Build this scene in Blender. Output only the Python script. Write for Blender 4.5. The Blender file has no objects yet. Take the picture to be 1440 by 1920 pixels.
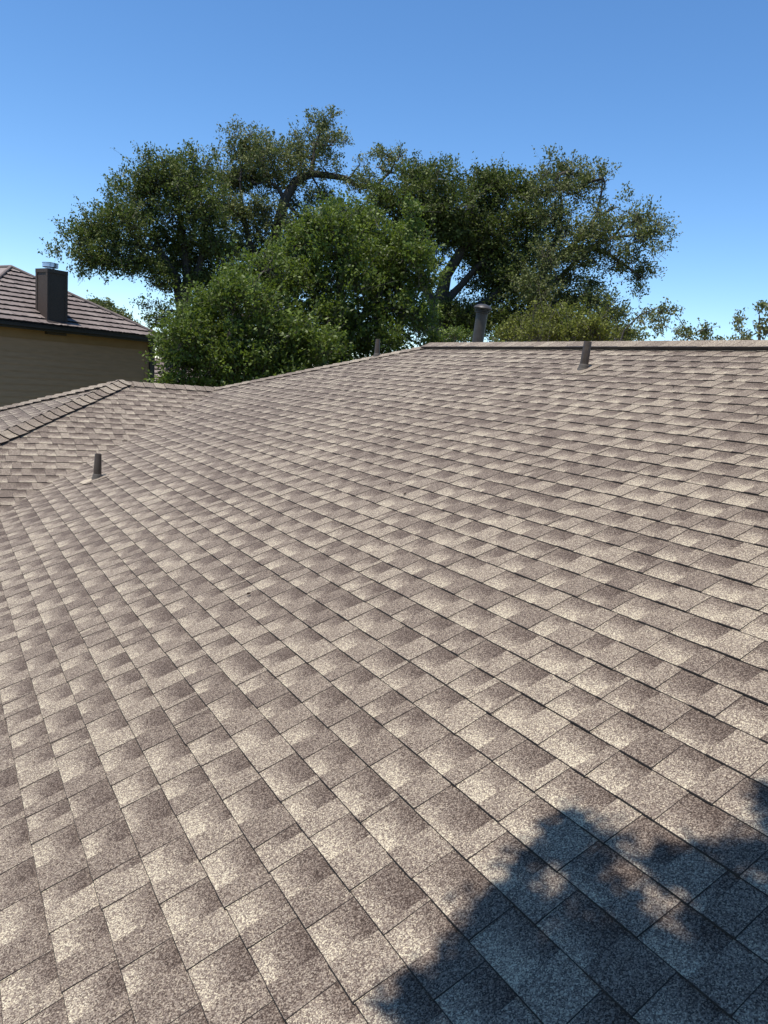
import bpy, math, random
import numpy as np
from mathutils import Vector, Matrix, noise

random.seed(7)
rng = np.random.default_rng(11)
scene = bpy.context.scene
COL = scene.collection

# ------------------------------------------------------------------ camera
# world axes: +X up the main roof slope, +Y along the courses (away), +Z up; origin at the camera
F_PX, CX, CY = 1435.8, 720.0, 960.0
RX = np.array([[0.8608, -0.0183, 0.5086], [-0.503, -0.1826, 0.8448], [0.0775, -0.983, -0.1664]])
cam_data = bpy.data.cameras.new('camera')
cam_data.sensor_fit = 'VERTICAL'
cam_data.sensor_height = 24.0
cam_data.lens = 24.0 * F_PX / 1920.0
cam_data.clip_start = 0.05
cam_data.clip_end = 2000.0
cam = bpy.data.objects.new('camera', cam_data)
COL.objects.link(cam)
m = Matrix(((RX[0, 0], -RX[0, 1], -RX[0, 2]), (RX[1, 0], -RX[1, 1], -RX[1, 2]), (RX[2, 0], -RX[2, 1], -RX[2, 2])))
cam.matrix_world = m.to_4x4()
scene.camera = cam

# ------------------------------------------------------------------ sky, sun, exposure
EL = math.radians(74.0)
SUN = np.array([-0.97 * math.cos(EL), -0.25 * math.cos(EL), math.sin(EL)])
SUN /= np.linalg.norm(SUN)
world = bpy.data.worlds.new('World')
scene.world = world
world.use_nodes = True
wn = world.node_tree.nodes
sky = wn.new('ShaderNodeTexSky')
sky.sky_type = 'NISHITA'
sky.sun_disc = False
sky.sun_elevation = EL
sky.sun_rotation = math.atan2(SUN[0], SUN[1])
sky.air_density = 0.85
sky.altitude = 300
sky.dust_density = 0.0
sky.ozone_density = 3.0
hsv = wn.new('ShaderNodeHueSaturation')
hsv.inputs['Saturation'].default_value = 1.18
world.node_tree.links.new(sky.outputs[0], hsv.inputs['Color'])
world.node_tree.links.new(hsv.outputs[0], wn['Background'].inputs[0])
wn['Background'].inputs[1].default_value = 0.15
sun_data = bpy.data.lights.new('sun', 'SUN')
sun_data.energy = 4.6
sun_data.angle = math.radians(0.55)
sun_data.color = (1.0, 0.955, 0.89)
sun = bpy.data.objects.new('sun', sun_data)
COL.objects.link(sun)
sun.rotation_euler = Vector(SUN).to_track_quat('Z', 'Y').to_euler()
scene.view_settings.view_transform = 'Standard'
scene.view_settings.look = 'None'
scene.view_settings.exposure = 0.42
scene.view_settings.gamma = 1.0
scene.view_settings.use_curve_mapping = False


# ------------------------------------------------------------------ helpers
def ray(px, py):
    return RX @ np.array([px - CX, py - CY, F_PX])


def at(px, py, D):
    """world point seen at photo pixel (px, py), D metres away horizontally"""
    d = ray(px, py)
    return d * (D / math.hypot(d[0], d[1]))


def norm(v):
    v = np.asarray(v, float)
    return v / np.linalg.norm(v)


def tag(o, label=None, cat=None, group=None, kind=None):
    if label: o['label'] = label
    if cat: o['category'] = cat
    if group: o['group'] = group
    if kind: o['kind'] = kind
    return o


def empty(name, loc=(0, 0, 0)):
    o = bpy.data.objects.new(name, None)
    o.location = loc
    COL.objects.link(o)
    return o


class MB:
    """collects faces, then links them as ONE mesh object"""
    def __init__(self):
        self.v = []; self.f = []; self.mi = []; self.pig = []; self.uv = []; self.has = False

    def poly(self, pts, mi=0, pig=(0, .5, .5), uv=None):
        b = len(self.v)
        self.v.extend([tuple(map(float, p)) for p in pts])
        self.f.append(list(range(b, b + len(pts))))
        self.mi.append(mi)
        self.pig.extend([pig] * len(pts))
        self.uv.extend(uv if uv else [(0, 0)] * len(pts))

    def box(self, lo, hi, mi=0, frame=None):
        x0, y0, z0 = lo; x1, y1, z1 = hi
        c = [np.array(p, float) for p in ((x0, y0, z0), (x1, y0, z0), (x1, y1, z0), (x0, y1, z0), (x0, y0, z1), (x1, y0, z1), (x1, y1, z1), (x0, y1, z1))]
        if frame is not None:
            o, ax, ay, az = frame
            c = [o + ax * p[0] + ay * p[1] + az * p[2] for p in c]
        for q in ((0, 3, 2, 1), (4, 5, 6, 7), (0, 1, 5, 4), (1, 2, 6, 5), (2, 3, 7, 6), (3, 0, 4, 7)):
            self.poly([c[i] for i in q], mi)

    def lathe(self, prof, base, axis=(0, 0, 1), n=20, mi=0, cap=True):
        ax = norm(axis)
        e1 = norm(np.cross(ax, [0.3, 0.9, 0.1])); e2 = np.cross(ax, e1)
        base = np.asarray(base, float)
        rings = [[base + ax * h + (e1 * math.cos(2 * math.pi * i / n) + e2 * math.sin(2 * math.pi * i / n)) * r for i in range(n)] for r, h in prof]
        for a, b in zip(rings[:-1], rings[1:]):
            for i in range(n):
                j = (i + 1) % n
                self.poly([a[i], a[j], b[j], b[i]], mi)
        if cap:
            self.poly(rings[-1], mi)

    def build(self, name, mats, parent=None, smooth=False):
        me = bpy.data.meshes.new(name)
        me.from_pydata(self.v, [], self.f)
        if not isinstance(mats, (list, tuple)): mats = [mats]
        for mm in mats: me.materials.append(mm)
        me.polygons.foreach_set('material_index', self.mi)
        uvl = me.uv_layers.new(name='UVMap')
        uvl.data.foreach_set('uv', np.array(self.uv, dtype=np.float32).ravel())
        ca = me.color_attributes.new('pigment', 'FLOAT_COLOR', 'CORNER')
        pg = np.ones((len(self.pig), 4), dtype=np.float32)
        pg[:, :3] = self.pig
        ca.data.foreach_set('color', pg.ravel())
        me.polygons.foreach_set('use_smooth', [smooth] * len(self.f))
        me.update()
        o = bpy.data.objects.new(name, me)
        COL.objects.link(o)
        if parent: o.parent = parent
        return o


def weld(o, angle=40):
    """merge doubles so smooth shading works on lathes"""
    import bmesh
    bm = bmesh.new(); bm.from_mesh(o.data)
    bmesh.ops.remove_doubles(bm, verts=bm.verts, dist=1e-5)
    bm.normal_update()
    lim = math.radians(angle)
    for f in bm.faces: f.smooth = True
    for e in bm.edges:
        e.smooth = not (len(e.link_faces) == 2 and e.calc_face_angle(0) > lim)
    bm.to_mesh(o.data); bm.free()
    return o


# ------------------------------------------------------------------ materials
def new_mat(name):
    mt = bpy.data.materials.new(name)
    mt.use_nodes = True
    nt = mt.node_tree
    return mt, nt, nt.nodes['Principled BSDF']


def N(nt, t, **kw):
    n = nt.nodes.new(t)
    for k, v in kw.items(): setattr(n, k, v)
    return n


def setramp(r, stops, interp='LINEAR'):
    cr = r.color_ramp
    cr.interpolation = interp
    while len(cr.elements) < len(stops): cr.elements.new(0.5)
    for e, (p, c) in zip(cr.elements, stops):
        e.position = p; e.color = (*c, 1)


def math_node(nt, op, a, b=None, c=None, clamp=False):
    n = nt.nodes.new('ShaderNodeMath'); n.operation = op; n.use_clamp = clamp
    for i, v in enumerate((a, b, c)):
        if v is None: continue
        if isinstance(v, (int, float)): n.inputs[i].default_value = v
        else: nt.links.new(v, n.inputs[i])
    return n.outputs[0]


def granule_material(name, gradient=True, shift=0.0):
    mt, nt, bs = new_mat(name)
    L = nt.links.new
    geo = N(nt, 'ShaderNodeNewGeometry')
    col = N(nt, 'ShaderNodeAttribute', attribute_name='pigment')
    sep = N(nt, 'ShaderNodeSeparateColor'); L(col.outputs['Color'], sep.inputs[0])
    kind, rnd, rnd2 = sep.outputs[0], sep.outputs[1], sep.outputs[2]
    uv = N(nt, 'ShaderNodeUVMap', uv_map='UVMap')
    suv = N(nt, 'ShaderNodeSeparateXYZ'); L(uv.outputs[0], suv.inputs[0])
    # granules: every cell its own mineral colour
    vor = N(nt, 'ShaderNodeTexVoronoi', feature='F1'); vor.inputs['Scale'].default_value = 350.0
    L(geo.outputs['Position'], vor.inputs['Vector'])
    sv = N(nt, 'ShaderNodeSeparateColor'); L(vor.outputs['Color'], sv.inputs[0])
    g = sv.outputs[0]
    n1 = N(nt, 'ShaderNodeTexNoise'); n1.inputs['Scale'].default_value = 28.0; n1.inputs['Detail'].default_value = 3.0
    L(geo.outputs['Position'], n1.inputs['Vector'])
    n2 = N(nt, 'ShaderNodeTexNoise'); n2.inputs['Scale'].default_value = 1.3; n2.inputs['Detail'].default_value = 4.0
    L(geo.outputs['Position'], n2.inputs['Vector'])
    n3 = N(nt, 'ShaderNodeTexNoise'); n3.inputs['Scale'].default_value = 190.0; n3.inputs['Detail'].default_value = 2.0
    L(geo.outputs['Position'], n3.inputs['Vector'])
    if gradient:
        # blend drop: light granules at the butt, dark ones at the top; the raised tabs are an even mid blend
        vv = math_node(nt, 'ADD', suv.outputs[1], math_node(nt, 'MULTIPLY', math_node(nt, 'SUBTRACT', n1.outputs[0], 0.5), 0.55))
        vv = math_node(nt, 'ADD', vv, math_node(nt, 'MULTIPLY', math_node(nt, 'SUBTRACT', rnd, 0.5), 0.42))
        mr = N(nt, 'ShaderNodeMapRange'); mr.interpolation_type = 'SMOOTHSTEP'
        mr.inputs['From Min'].default_value = 0.0; mr.inputs['From Max'].default_value = 0.98
        mr.inputs['To Min'].default_value = 0.715; mr.inputs['To Max'].default_value = 0.21
        L(vv, mr.inputs['Value'])
        xf = math_node(nt, 'MINIMUM', suv.outputs[0], 1.0)
        low = math_node(nt, 'ADD', 0.47, math_node(nt, 'MULTIPLY', math_node(nt, 'SUBTRACT', mr.outputs[0], 0.47), math_node(nt, 'ADD', 0.62, math_node(nt, 'MULTIPLY', xf, 0.55))))
        ramt = math_node(nt, 'ADD', 0.495, math_node(nt, 'MULTIPLY', math_node(nt, 'SUBTRACT', rnd2, 0.5), 0.24))
        mixk = N(nt, 'ShaderNodeMix'); mixk.data_type = 'FLOAT'
        L(kind, mixk.inputs[0]); L(low, mixk.inputs[2]); L(ramt, mixk.inputs[3])
        tone = mixk.outputs[0]
    else:
        tone = math_node(nt, 'ADD', 0.34 + shift, math_node(nt, 'MULTIPLY', math_node(nt, 'SUBTRACT', rnd, 0.5), 0.22))
    tone = math_node(nt, 'ADD', tone, math_node(nt, 'MULTIPLY', math_node(nt, 'SUBTRACT', n2.outputs[0], 0.5), 0.26))
    # granule spread around the tone
    gg = math_node(nt, 'ADD', math_node(nt, 'MULTIPLY', math_node(nt, 'SUBTRACT', g, 0.5), 0.78), math_node(nt, 'MULTIPLY', math_node(nt, 'SUBTRACT', n3.outputs[0], 0.5), 0.55))
    t = math_node(nt, 'ADD', tone, gg, clamp=True)
    ramp = N(nt, 'ShaderNodeValToRGB')
    setramp(ramp, [(0.0, (0.038, 0.026, 0.020)), (0.22, (0.086, 0.064, 0.052)), (0.45, (0.160, 0.126, 0.104)), (0.68, (0.258, 0.215, 0.173)), (0.88, (0.405, 0.350, 0.266)), (1.0, (0.56, 0.50, 0.37))])
    L(t, ramp.inputs[0])
    hue = N(nt, 'ShaderNodeMix'); hue.data_type = 'RGBA'; hue.blend_type = 'MULTIPLY'
    L(math_node(nt, 'MULTIPLY', sv.outputs[1], 0.35), hue.inputs[0])
    L(ramp.outputs[0], hue.inputs[6])
    hue.inputs[7].default_value = (1.0, 0.86, 0.72, 1)
    L(hue.outputs[2], bs.inputs['Base Color'])
    bs.inputs['Roughness'].default_value = 0.92
    bs.inputs['Specular IOR Level'].default_value = 0.25
    bmp = N(nt, 'ShaderNodeBump'); bmp.inputs['Strength'].default_value = 0.5; bmp.inputs['Distance'].default_value = 0.0015
    L(math_node(nt, 'ADD', sv.outputs[2], n3.outputs[0]), bmp.inputs['Height']); L(bmp.outputs[0], bs.inputs['Normal'])
    return mt


def plain(name, c, rough=.6, noise_scale=None, amount=.3, spec=.4, bump=0.0, metal=0.0, stretch=(1, 1, 1)):
    mt, nt, bs = new_mat(name)
    bs.inputs['Roughness'].default_value = rough
    bs.inputs['Specular IOR Level'].default_value = spec
    bs.inputs['Metallic'].default_value = metal
    if noise_scale:
        geo = N(nt, 'ShaderNodeNewGeometry')
        mp = N(nt, 'ShaderNodeMapping'); mp.inputs['Scale'].default_value = stretch
        nt.links.new(geo.outputs['Position'], mp.inputs[0])
        no = N(nt, 'ShaderNodeTexNoise'); no.inputs['Scale'].default_value = noise_scale; no.inputs['Detail'].default_value = 6
        nt.links.new(mp.outputs[0], no.inputs['Vector'])
        r = N(nt, 'ShaderNodeValToRGB')
        setramp(r, [(0.25, tuple(x * (1 - amount) for x in c)), (0.75, tuple(min(1, x * (1 + amount)) for x in c))])
        nt.links.new(no.outputs[0], r.inputs[0]); nt.links.new(r.outputs[0], bs.inputs['Base Color'])
        if bump:
            b = N(nt, 'ShaderNodeBump'); b.inputs['Strength'].default_value = bump; b.inputs['Distance'].default_value = .01
            nt.links.new(no.outputs[0], b.inputs['Height']); nt.links.new(b.outputs[0], bs.inputs['Normal'])
    else:
        bs.inputs['Base Color'].default_value = (*c, 1)
    return mt


def leaf_material(name, dark, light, trans, rough=.42, spec=.5, tw=.22):
    mt, nt, bs = new_mat(name)
    L = nt.links.new
    at_ = N(nt, 'ShaderNodeAttribute', attribute_name='leaf_tone')
    r = N(nt, 'ShaderNodeValToRGB'); setramp(r, [(0.0, dark), (0.75, light), (1.0, tuple(min(1, x * 1.45) for x in light))])
    L(at_.outputs['Fac'], r.inputs[0]); L(r.outputs[0], bs.inputs['Base Color'])
    bs.inputs['Roughness'].default_value = rough; bs.inputs['Specular IOR Level'].default_value = spec
    tr = N(nt, 'ShaderNodeBsdfTranslucent'); tr.inputs[0].default_value = (*trans, 1)
    mx = N(nt, 'ShaderNodeMixShader'); mx.inputs[0].default_value = tw
    L(bs.outputs[0], mx.inputs[1]); L(tr.outputs[0], mx.inputs[2]); L(mx.outputs[0], nt.nodes['Material Output'].inputs[0])
    return mt


M_SHINGLE = granule_material('shingle_granules')
M_CAP = granule_material('cap_granules', gradient=False, shift=0.22)
M_EDGE = plain('cut_asphalt_edge', (0.022, 0.018, 0.016), .85, 60, .4)
M_DECK = plain('roof_underlay', (0.03, 0.027, 0.025), .9)
M_PIPE = plain('vent_paint', (0.062, 0.045, 0.033), .45, 30, .25)
M_BOOT = plain('boot_paint', (0.105, 0.088, 0.072), .6, 40, .25)
M_GALV = plain('vent_metal', (0.045, 0.040, 0.035), .45, 12, .3)
M_SEAL = plain('tan_sealant', (0.40, 0.33, 0.24), .8, 50, .2)
M_WALL = plain('painted_siding', (0.36, 0.218, 0.120), .75, 2.2, .12, stretch=(1, 1, 6))
M_FRIEZE = plain('painted_frieze', (0.29, 0.165, 0.07), .7, 3, .1)
M_DKTRIM = plain('dark_trim', (0.030, 0.024, 0.021), .5, 5, .2)
M_CHIM = plain('chimney_paint', (0.060, 0.041, 0.029), .7, 30, .25, bump=.3)
M_CHIMCAP = plain('chimney_cap_metal', (0.42, 0.46, 0.55), .28, 6, .15, metal=.85)
M_BRICK = plain('house_wall', (0.30, 0.2, 0.15), .85, 8, .2)
M_BARK = plain('oak_bark', (0.052, 0.043, 0.035), .9, 14, .45, bump=.5)
M_TWIG = plain('twig_bark', (0.10, 0.085, 0.07), .9)
M_SOFFIT = plain('soffit_paint', (0.16, 0.12, 0.08), .7)
M_OAK = leaf_material('oak_leaves', (0.020, 0.030, 0.007), (0.118, 0.136, 0.032), (0.15, 0.22, 0.03), rough=.6, spec=.25)
M_OAK2 = leaf_material('oak_leaves_grey', (0.028, 0.035, 0.011), (0.150, 0.160, 0.056), (0.17, 0.22, 0.045), rough=.6, spec=.25)
M_GREEN = leaf_material('maple_leaves', (0.020, 0.034, 0.006), (0.112, 0.148, 0.024), (0.20, 0.28, 0.03), rough=.52, spec=.35, tw=.28)
M_OLIVE = leaf_material('olive_leaves', (0.045, 0.052, 0.010), (0.165, 0.175, 0.030), (0.22, 0.25, 0.03), rough=.6, spec=.2)


def tile_material():
    mt, nt, bs = new_mat('stone_coated_tile')
    L = nt.links.new
    geo = N(nt, 'ShaderNodeNewGeometry'); oi = N(nt, 'ShaderNodeObjectInfo')
    no = N(nt, 'ShaderNodeTexNoise'); no.inputs['Scale'].default_value = 18; no.inputs['Detail'].default_value = 6
    L(geo.outputs['Position'], no.inputs['Vector'])
    n2 = N(nt, 'ShaderNodeTexNoise'); n2.inputs['Scale'].default_value = 1.1; L(geo.outputs['Position'], n2.inputs['Vector'])
    t = math_node(nt, 'ADD', math_node(nt, 'MULTIPLY', no.outputs[0], .5), math_node(nt, 'MULTIPLY', oi.outputs['Random'], .35))
    t = math_node(nt, 'ADD', t, math_node(nt, 'MULTIPLY', n2.outputs[0], .25))
    r = N(nt, 'ShaderNodeValToRGB'); setramp(r, [(0.25, (0.120, 0.092, 0.080)), (0.5, (0.175, 0.138, 0.120)), (0.85, (0.255, 0.208, 0.180))])
    L(t, r.inputs[0]); L(r.outputs[0], bs.inputs['Base Color'])
    bs.inputs['Roughness'].default_value = .85
    return mt


M_TILE = tile_material()


def grass_material():
    mt, nt, bs = new_mat('lawn')
    L = nt.links.new
    geo = N(nt, 'ShaderNodeNewGeometry')
    no = N(nt, 'ShaderNodeTexNoise'); no.inputs['Scale'].default_value = .35; no.inputs['Detail'].default_value = 10
    L(geo.outputs['Position'], no.inputs['Vector'])
    r = N(nt, 'ShaderNodeValToRGB'); setramp(r, [(0.3, (0.035, 0.05, 0.018)), (0.55, (0.07, 0.085, 0.03)), (0.75, (0.13, 0.11, 0.06))])
    L(no.outputs[0], r.inputs[0]); L(r.outputs[0], bs.inputs['Base Color']); bs.inputs['Roughness'].default_value = .95
    return mt


# ------------------------------------------------------------------ ground
GZ = -5.0
g = MB(); g.poly([(-900, -900, GZ), (900, -900, GZ), (900, 900, GZ), (-900, 900, GZ)])
tag(g.build('ground', grass_material()), kind='structure')

# ------------------------------------------------------------------ the shingled house
TN = 0.3925
SL = math.atan(TN)
CS, SS = math.cos(SL), math.sin(SL)
C0 = -1.692                     # main plane: z = TN*x + C0
RXX = 5.602; RZ = TN * RXX + C0  # ridge
T = np.array([RXX, 8.45, RZ])   # far end of the main ridge
YB = 10.9; XB = 3.60
ZB = TN * XB + C0
B = np.array([XB, YB, ZB])      # foot of the hip, end of the wing ridge, top of the valley
G = np.array([2.27, YB, ZB])    # far end of the wing ridge
XE = -2.6                       # main eave
ZE = TN * XE + C0
DROP = (ZB - ZE) / TN           # run from wing ridge to wing eaves
Y_NEAR = -3.6

house = tag(empty('shingled_house', (1.5, 2.0, GZ)), 'house under the brown blended asphalt shingle roof that fills the foreground', 'house')


def hp(o):
    o.matrix_parent_inverse = Matrix.Translation(-house.location)
    return o


def clip(poly, a, b, c):
    """keep points with a*x+b*y<=c; poly = list of (x, y)"""
    out = []
    n = len(poly)
    for i in range(n):
        p, q = poly[i], poly[(i + 1) % n]
        dp = a * p[0] + b * p[1] - c; dq = a * q[0] + b * q[1] - c
        if dp <= 0: out.append(p)
        if (dp < 0 < dq) or (dq < 0 < dp):
            s_ = dp / (dp - dq)
            out.append((p[0] + (q[0] - p[0]) * s_, p[1] + (q[1] - p[1]) * s_))
    return out


E = 0.143


def solid(mb, poly, hf, floor, O, A, U, Nn, mi, pig, uvf, flare=0.0, ub_=None, uflare=0.0):
    """a slab: polygon in (a, u) with height hf(a, u) and sides down to floor(a, u)"""
    top = [O + A * p[0] + U * p[1] + Nn * hf(*p) for p in poly]
    ca_ = sum(p[0] for p in poly) / len(poly)
    bot = [O + A * (p[0] + (flare if p[0] > ca_ else -flare)) + U * (p[1] - (uflare if ub_ is not None and p[1] < ub_ + .004 else 0)) + Nn * floor(*p) for p in poly]
    fn = np.cross(top[1] - top[0], top[2] - top[0])
    if fn @ Nn < 0:
        top.reverse(); bot.reverse(); poly = poly[::-1]
    mb.poly(top, mi, pig, [uvf(*p) for p in poly])
    n = len(top)
    for i in range(n):
        j = (i + 1) % n
        mb.poly([top[j], top[i], bot[i], bot[j]], 1)


def shingle_units(O, A, U, Nn, planes, a_rng, u_rng, flip=1, seed=0, cull=None):
    """one unit = a light-to-dark blended recess and the raised tab beside it"""
    R_ = random.Random(seed)
    units = []
    k0 = int(math.floor(u_rng[0] / E)) - 1
    k1 = int(math.ceil(u_rng[1] / E))
    for k in range(k0, k1 + 1):
        u0 = k * E + R_.uniform(-.0015, .0015)
        a = a_rng[0] - R_.uniform(0, .3)
        course_lift = R_.uniform(0, .0012)
        while a < a_rng[1]:
            wl = R_.choice((.095, .11, .125, .14, .155)) + R_.uniform(-.012, .012)
            wr = R_.choice((.07, .085, .1, .115, .13)) + R_.uniform(-.012, .012)
            if R_.random() < .07: wl *= 1.35
            if R_.random() < .06: wr *= .3
            if R_.random() < .06: wl *= .3
            cu = (a + (wl + wr) / 2, u0 + E / 2)
            if not all(p * cu[0] + q * cu[1] <= r + .4 for p, q, r in planes) or (cull and cull(O + A * cu[0] + U * cu[1])):
                a += wl + wr; continue
            lift = course_lift + (R_.uniform(.0, .0014) if R_.random() < .82 else R_.uniform(.0012, .0026))
            du = R_.uniform(-.0016, .0016)
            sk = R_.uniform(-.005, .005); sk2 = R_.uniform(-.006, .002); skm = R_.uniform(-.005, .005)
            rnd, rnd2 = R_.random(), R_.random()
            ub, ut = u0 + du, u0 + E + .028
            hb, ht = .0039 + lift * .9, .0006

            def hl(aa, uu): return hb + (ht - hb) * (uu - ub) / (E + .014)

            # in the direction of flip: far edge of the recess ... recess ... raised tab ... near edge
            end = a + wl + wr
            if flip > 0:
                lo = [(a + sk, ub), (end + sk2 + .004, ub), (end + .002, ut), (a, ut)]
                rs = [(a + wl + skm, ub - .0012), (end + sk2, ub - .0012), (end - sk2 * .5 - .001, ut - .012), (a + wl - skm, ut - .012)]
            else:
                lo = [(a - .004 + sk2, ub), (end + sk, ub), (end, ut), (a - .002, ut)]
                rs = [(a + sk2, ub - .0012), (a + wr + skm, ub - .0012), (a + wr - skm, ut - .012), (a - sk2 * .5 + .001, ut - .012)]
            for (p, q, r) in planes:
                lo = clip(lo, p, q, r) if len(lo) > 2 else lo
                rs = clip(rs, p, q, r) if len(rs) > 2 else rs
            if len(lo) > 2:
                mb = MB()
                aw = wl
                af = a if flip > 0 else end
                solid(mb, lo, hl, lambda aa, uu: -.001, O, A, U, Nn, 0, (0, rnd, rnd2),
                      lambda aa, uu: (abs(aa - af) / wl, (uu - ub) / E), ub_=ub, uflare=.0036)
                if len(rs) > 2:
                    solid(mb, rs, lambda aa, uu: hl(aa, uu) + .0036 * (1 - .78 * min(1, max(0, (uu - ub) / E))), lambda aa, uu: hl(aa, uu) - .0004, O, A, U, Nn, 0, (1, rnd, rnd2),
                          lambda aa, uu: (0, (uu - ub) / E), flare=.0022, ub_=ub, uflare=.0022)
                units.append((O + A * cu[0] + U * cu[1], mb))
            a = end
    return units


def in_frame_area(p):
    c = RX.T @ p
    if c[2] < .3: return 0
    x = CX + F_PX * c[0] / c[2]; y = CY + F_PX * c[1] / c[2]
    if not (-40 < x < 1480 and -40 < y < 1960): return 0
    return 1.0 / c[2] ** 2


def merge(units):
    out = MB()
    for _, mb in units:
        b = len(out.v)
        out.v.extend(mb.v); out.f.extend([[i + b for i in f] for f in mb.f]); out.mi.extend(mb.mi)
        out.pig.extend(mb.pig); out.uv.extend(mb.uv)
    return out


def deck(name, pts, thick=.02, off=-.002, mats=None):
    pts = [np.array(p, float) for p in pts]
    n = norm(np.cross(pts[1] - pts[0], pts[2] - pts[0]))
    if n[2] < 0: pts.reverse(); n = -n
    mb = MB()
    top = [p + n * off for p in pts]; bot = [p + n * (off - thick) for p in pts]
    mb.poly(top); mb.poly(bot[::-1])
    for i in range(len(pts)):
        j = (i + 1) % len(pts)
        mb.poly([top[j], top[i], bot[i], bot[j]])
    return hp(mb.build(name, mats or [M_DECK], house))


# main slope: (a, u) = (y, distance up the slope from z axis point (0, C0))
O_main = np.array([0, 0, C0]); A_main = np.array([0, 1., 0]); U_main = np.array([CS, 0, SS]); N_main = np.array([-SS, 0, CS])
u_ridge = RXX / CS; u_eave = XE / CS
# valley: y - x <= YB - XB ; hip: y + kh*x <= T.y + kh*T.x
kh = (B[1] - T[1]) / (T[0] - B[0])
planes_main = [(0, 1, u_ridge - .012), (0, -1, -u_eave + .03), (-1, 0, -Y_NEAR), (1, -CS, YB - XB + .012), (1, kh * CS, T[1] + kh * T[0] - .01)]
# shift so that course butts match the photograph (a butt lies on the ridge line)
off = u_ridge - round(u_ridge / E) * E
units_main = shingle_units(O_main + U_main * (off - .012), A_main, U_main, N_main,
                           [(p, q, r - q * (off - .012)) for p, q, r in planes_main], (Y_NEAR, YB + .2), (u_eave - off, u_ridge - off), flip=-1, seed=3)
slope_main = deck('main_roof_slope', [(XE, Y_NEAR, ZE), (RXX, Y_NEAR, RZ), T, B, (XE, YB - XB + XE, ZE)])
slope_main['label'] = 'wide main slope rising to the right'
scored = sorted(units_main, key=lambda t: -in_frame_area(t[0]))
for p, mb in scored[:300]:
    mb.build('shingle', [M_SHINGLE, M_EDGE], slope_main)
rest = merge(scored[300:])

# near slope of the wing, facing the camera: a = x, u up the slope from the wing eave
zwe = ZE; ywe = YB - DROP
O_w = np.array([0, YB, ZB]); A_w = np.array([1., 0, 0]); U_w = np.array([0, CS, SS]); N_w = np.array([0, -SS, CS])
# u is negative below the ridge; y = YB + u*CS
planes_w = [(0, 1, -.01), (0, -1, DROP / CS + .03), (1, -CS, XB + .03), (-1, CS, -G[0] + .0)]
units_w = shingle_units(O_w, A_w, U_w, N_w, planes_w, (G[0] - DROP, XB + .1), (-DROP / CS, 0), flip=1, seed=5)
slope_w = deck('wing_roof_slope', [G, B, (XB - DROP, YB - DROP, ZE), (G[0] - DROP, YB - DROP, ZE)])
slope_w['label'] = 'smaller wing slope facing the viewer'

# end slope of the wing, facing left: a = y, u up the slope
O_e = np.array([G[0], YB, ZB]); A_e = np.array([0, 1., 0]); U_e = np.array([CS, 0, SS]); N_e = np.array([-SS, 0, CS])
planes_e = [(0, 1, 0), (0, -1, DROP / CS + .03), (1, CS, 0), (-1, CS, 0)]
units_e = shingle_units(O_e, A_e, U_e, N_e, planes_e, (-DROP, DROP), (-DROP / CS, 0), flip=-1, seed=9)
slope_e = deck('wing_end_slope', [G, (G[0] - DROP, YB - DROP, ZE), (G[0] - DROP, YB + DROP, ZE)])
slope_e['label'] = 'hipped end slope beyond the wing hip'


def field(units_mb, parent):
    o = units_mb.build('shingle_field', [M_SHINGLE, M_EDGE], parent)
    o['kind'] = 'stuff'
    return o


field(rest, slope_main)
field(merge(units_w), slope_w)
field(merge(units_e), slope_e)

# far slope of the wing and hipped end of the main roof (one plane each), back slope
far_x0 = G[0] - DROP
deck('far_roof_slope', [G, B, T, (RXX + 6.5, T[1] + 7.5, ZE - .6), (XB, YB + DROP, ZE), (far_x0, YB + DROP, ZE)][:3] + [(T[0] + .2, YB + DROP, ZE), (far_x0, YB + DROP, ZE)], mats=[M_CAP])
deck('back_roof_slope', [(RXX, Y_NEAR, RZ), T, (RXX + 8.2, T[1] + 8.2 * .9, RZ - 8.2 * TN), (RXX + 8.2, Y_NEAR, RZ - 8.2 * TN)], mats=[M_CAP])

# walls and fascia below the eaves
wl_ = MB()
ins = .45
wx0, wx1, wy0, wy1 = XE + ins, RXX + 7.6, Y_NEAR + ins, YB + DROP - ins
wl_.box((wx0, wy0, GZ), (wx1, T[1] + 6.5, ZE - .05))
wl_.box((G[0] - DROP + ins, YB - DROP + ins, GZ), (wx0 + .01, wy1, ZE - .05))
gb = MB()
hp(wl_.build('wall', M_BRICK, house))
gb.poly([(XE, Y_NEAR + .3, ZE - .03), (RXX, Y_NEAR + .3, RZ - .03), (RXX + 8.2, Y_NEAR + .3, RZ - 8.2 * TN - .03), (RXX + 8.2, Y_NEAR + .3, ZE - .25), (XE, Y_NEAR + .3, ZE - .25)])
hp(gb.build('gable_wall', M_BRICK, house))
fa = MB()
fa.box((XE - .03, Y_NEAR, ZE - .2), (XE - .005, YB - DROP, ZE - .012))
fa.box((G[0] - DROP, YB - DROP - .03, ZE - .2), (XE - .03, YB - DROP - .005, ZE - .012))
hp(fa.build('fascia', M_DKTRIM, house))


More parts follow.
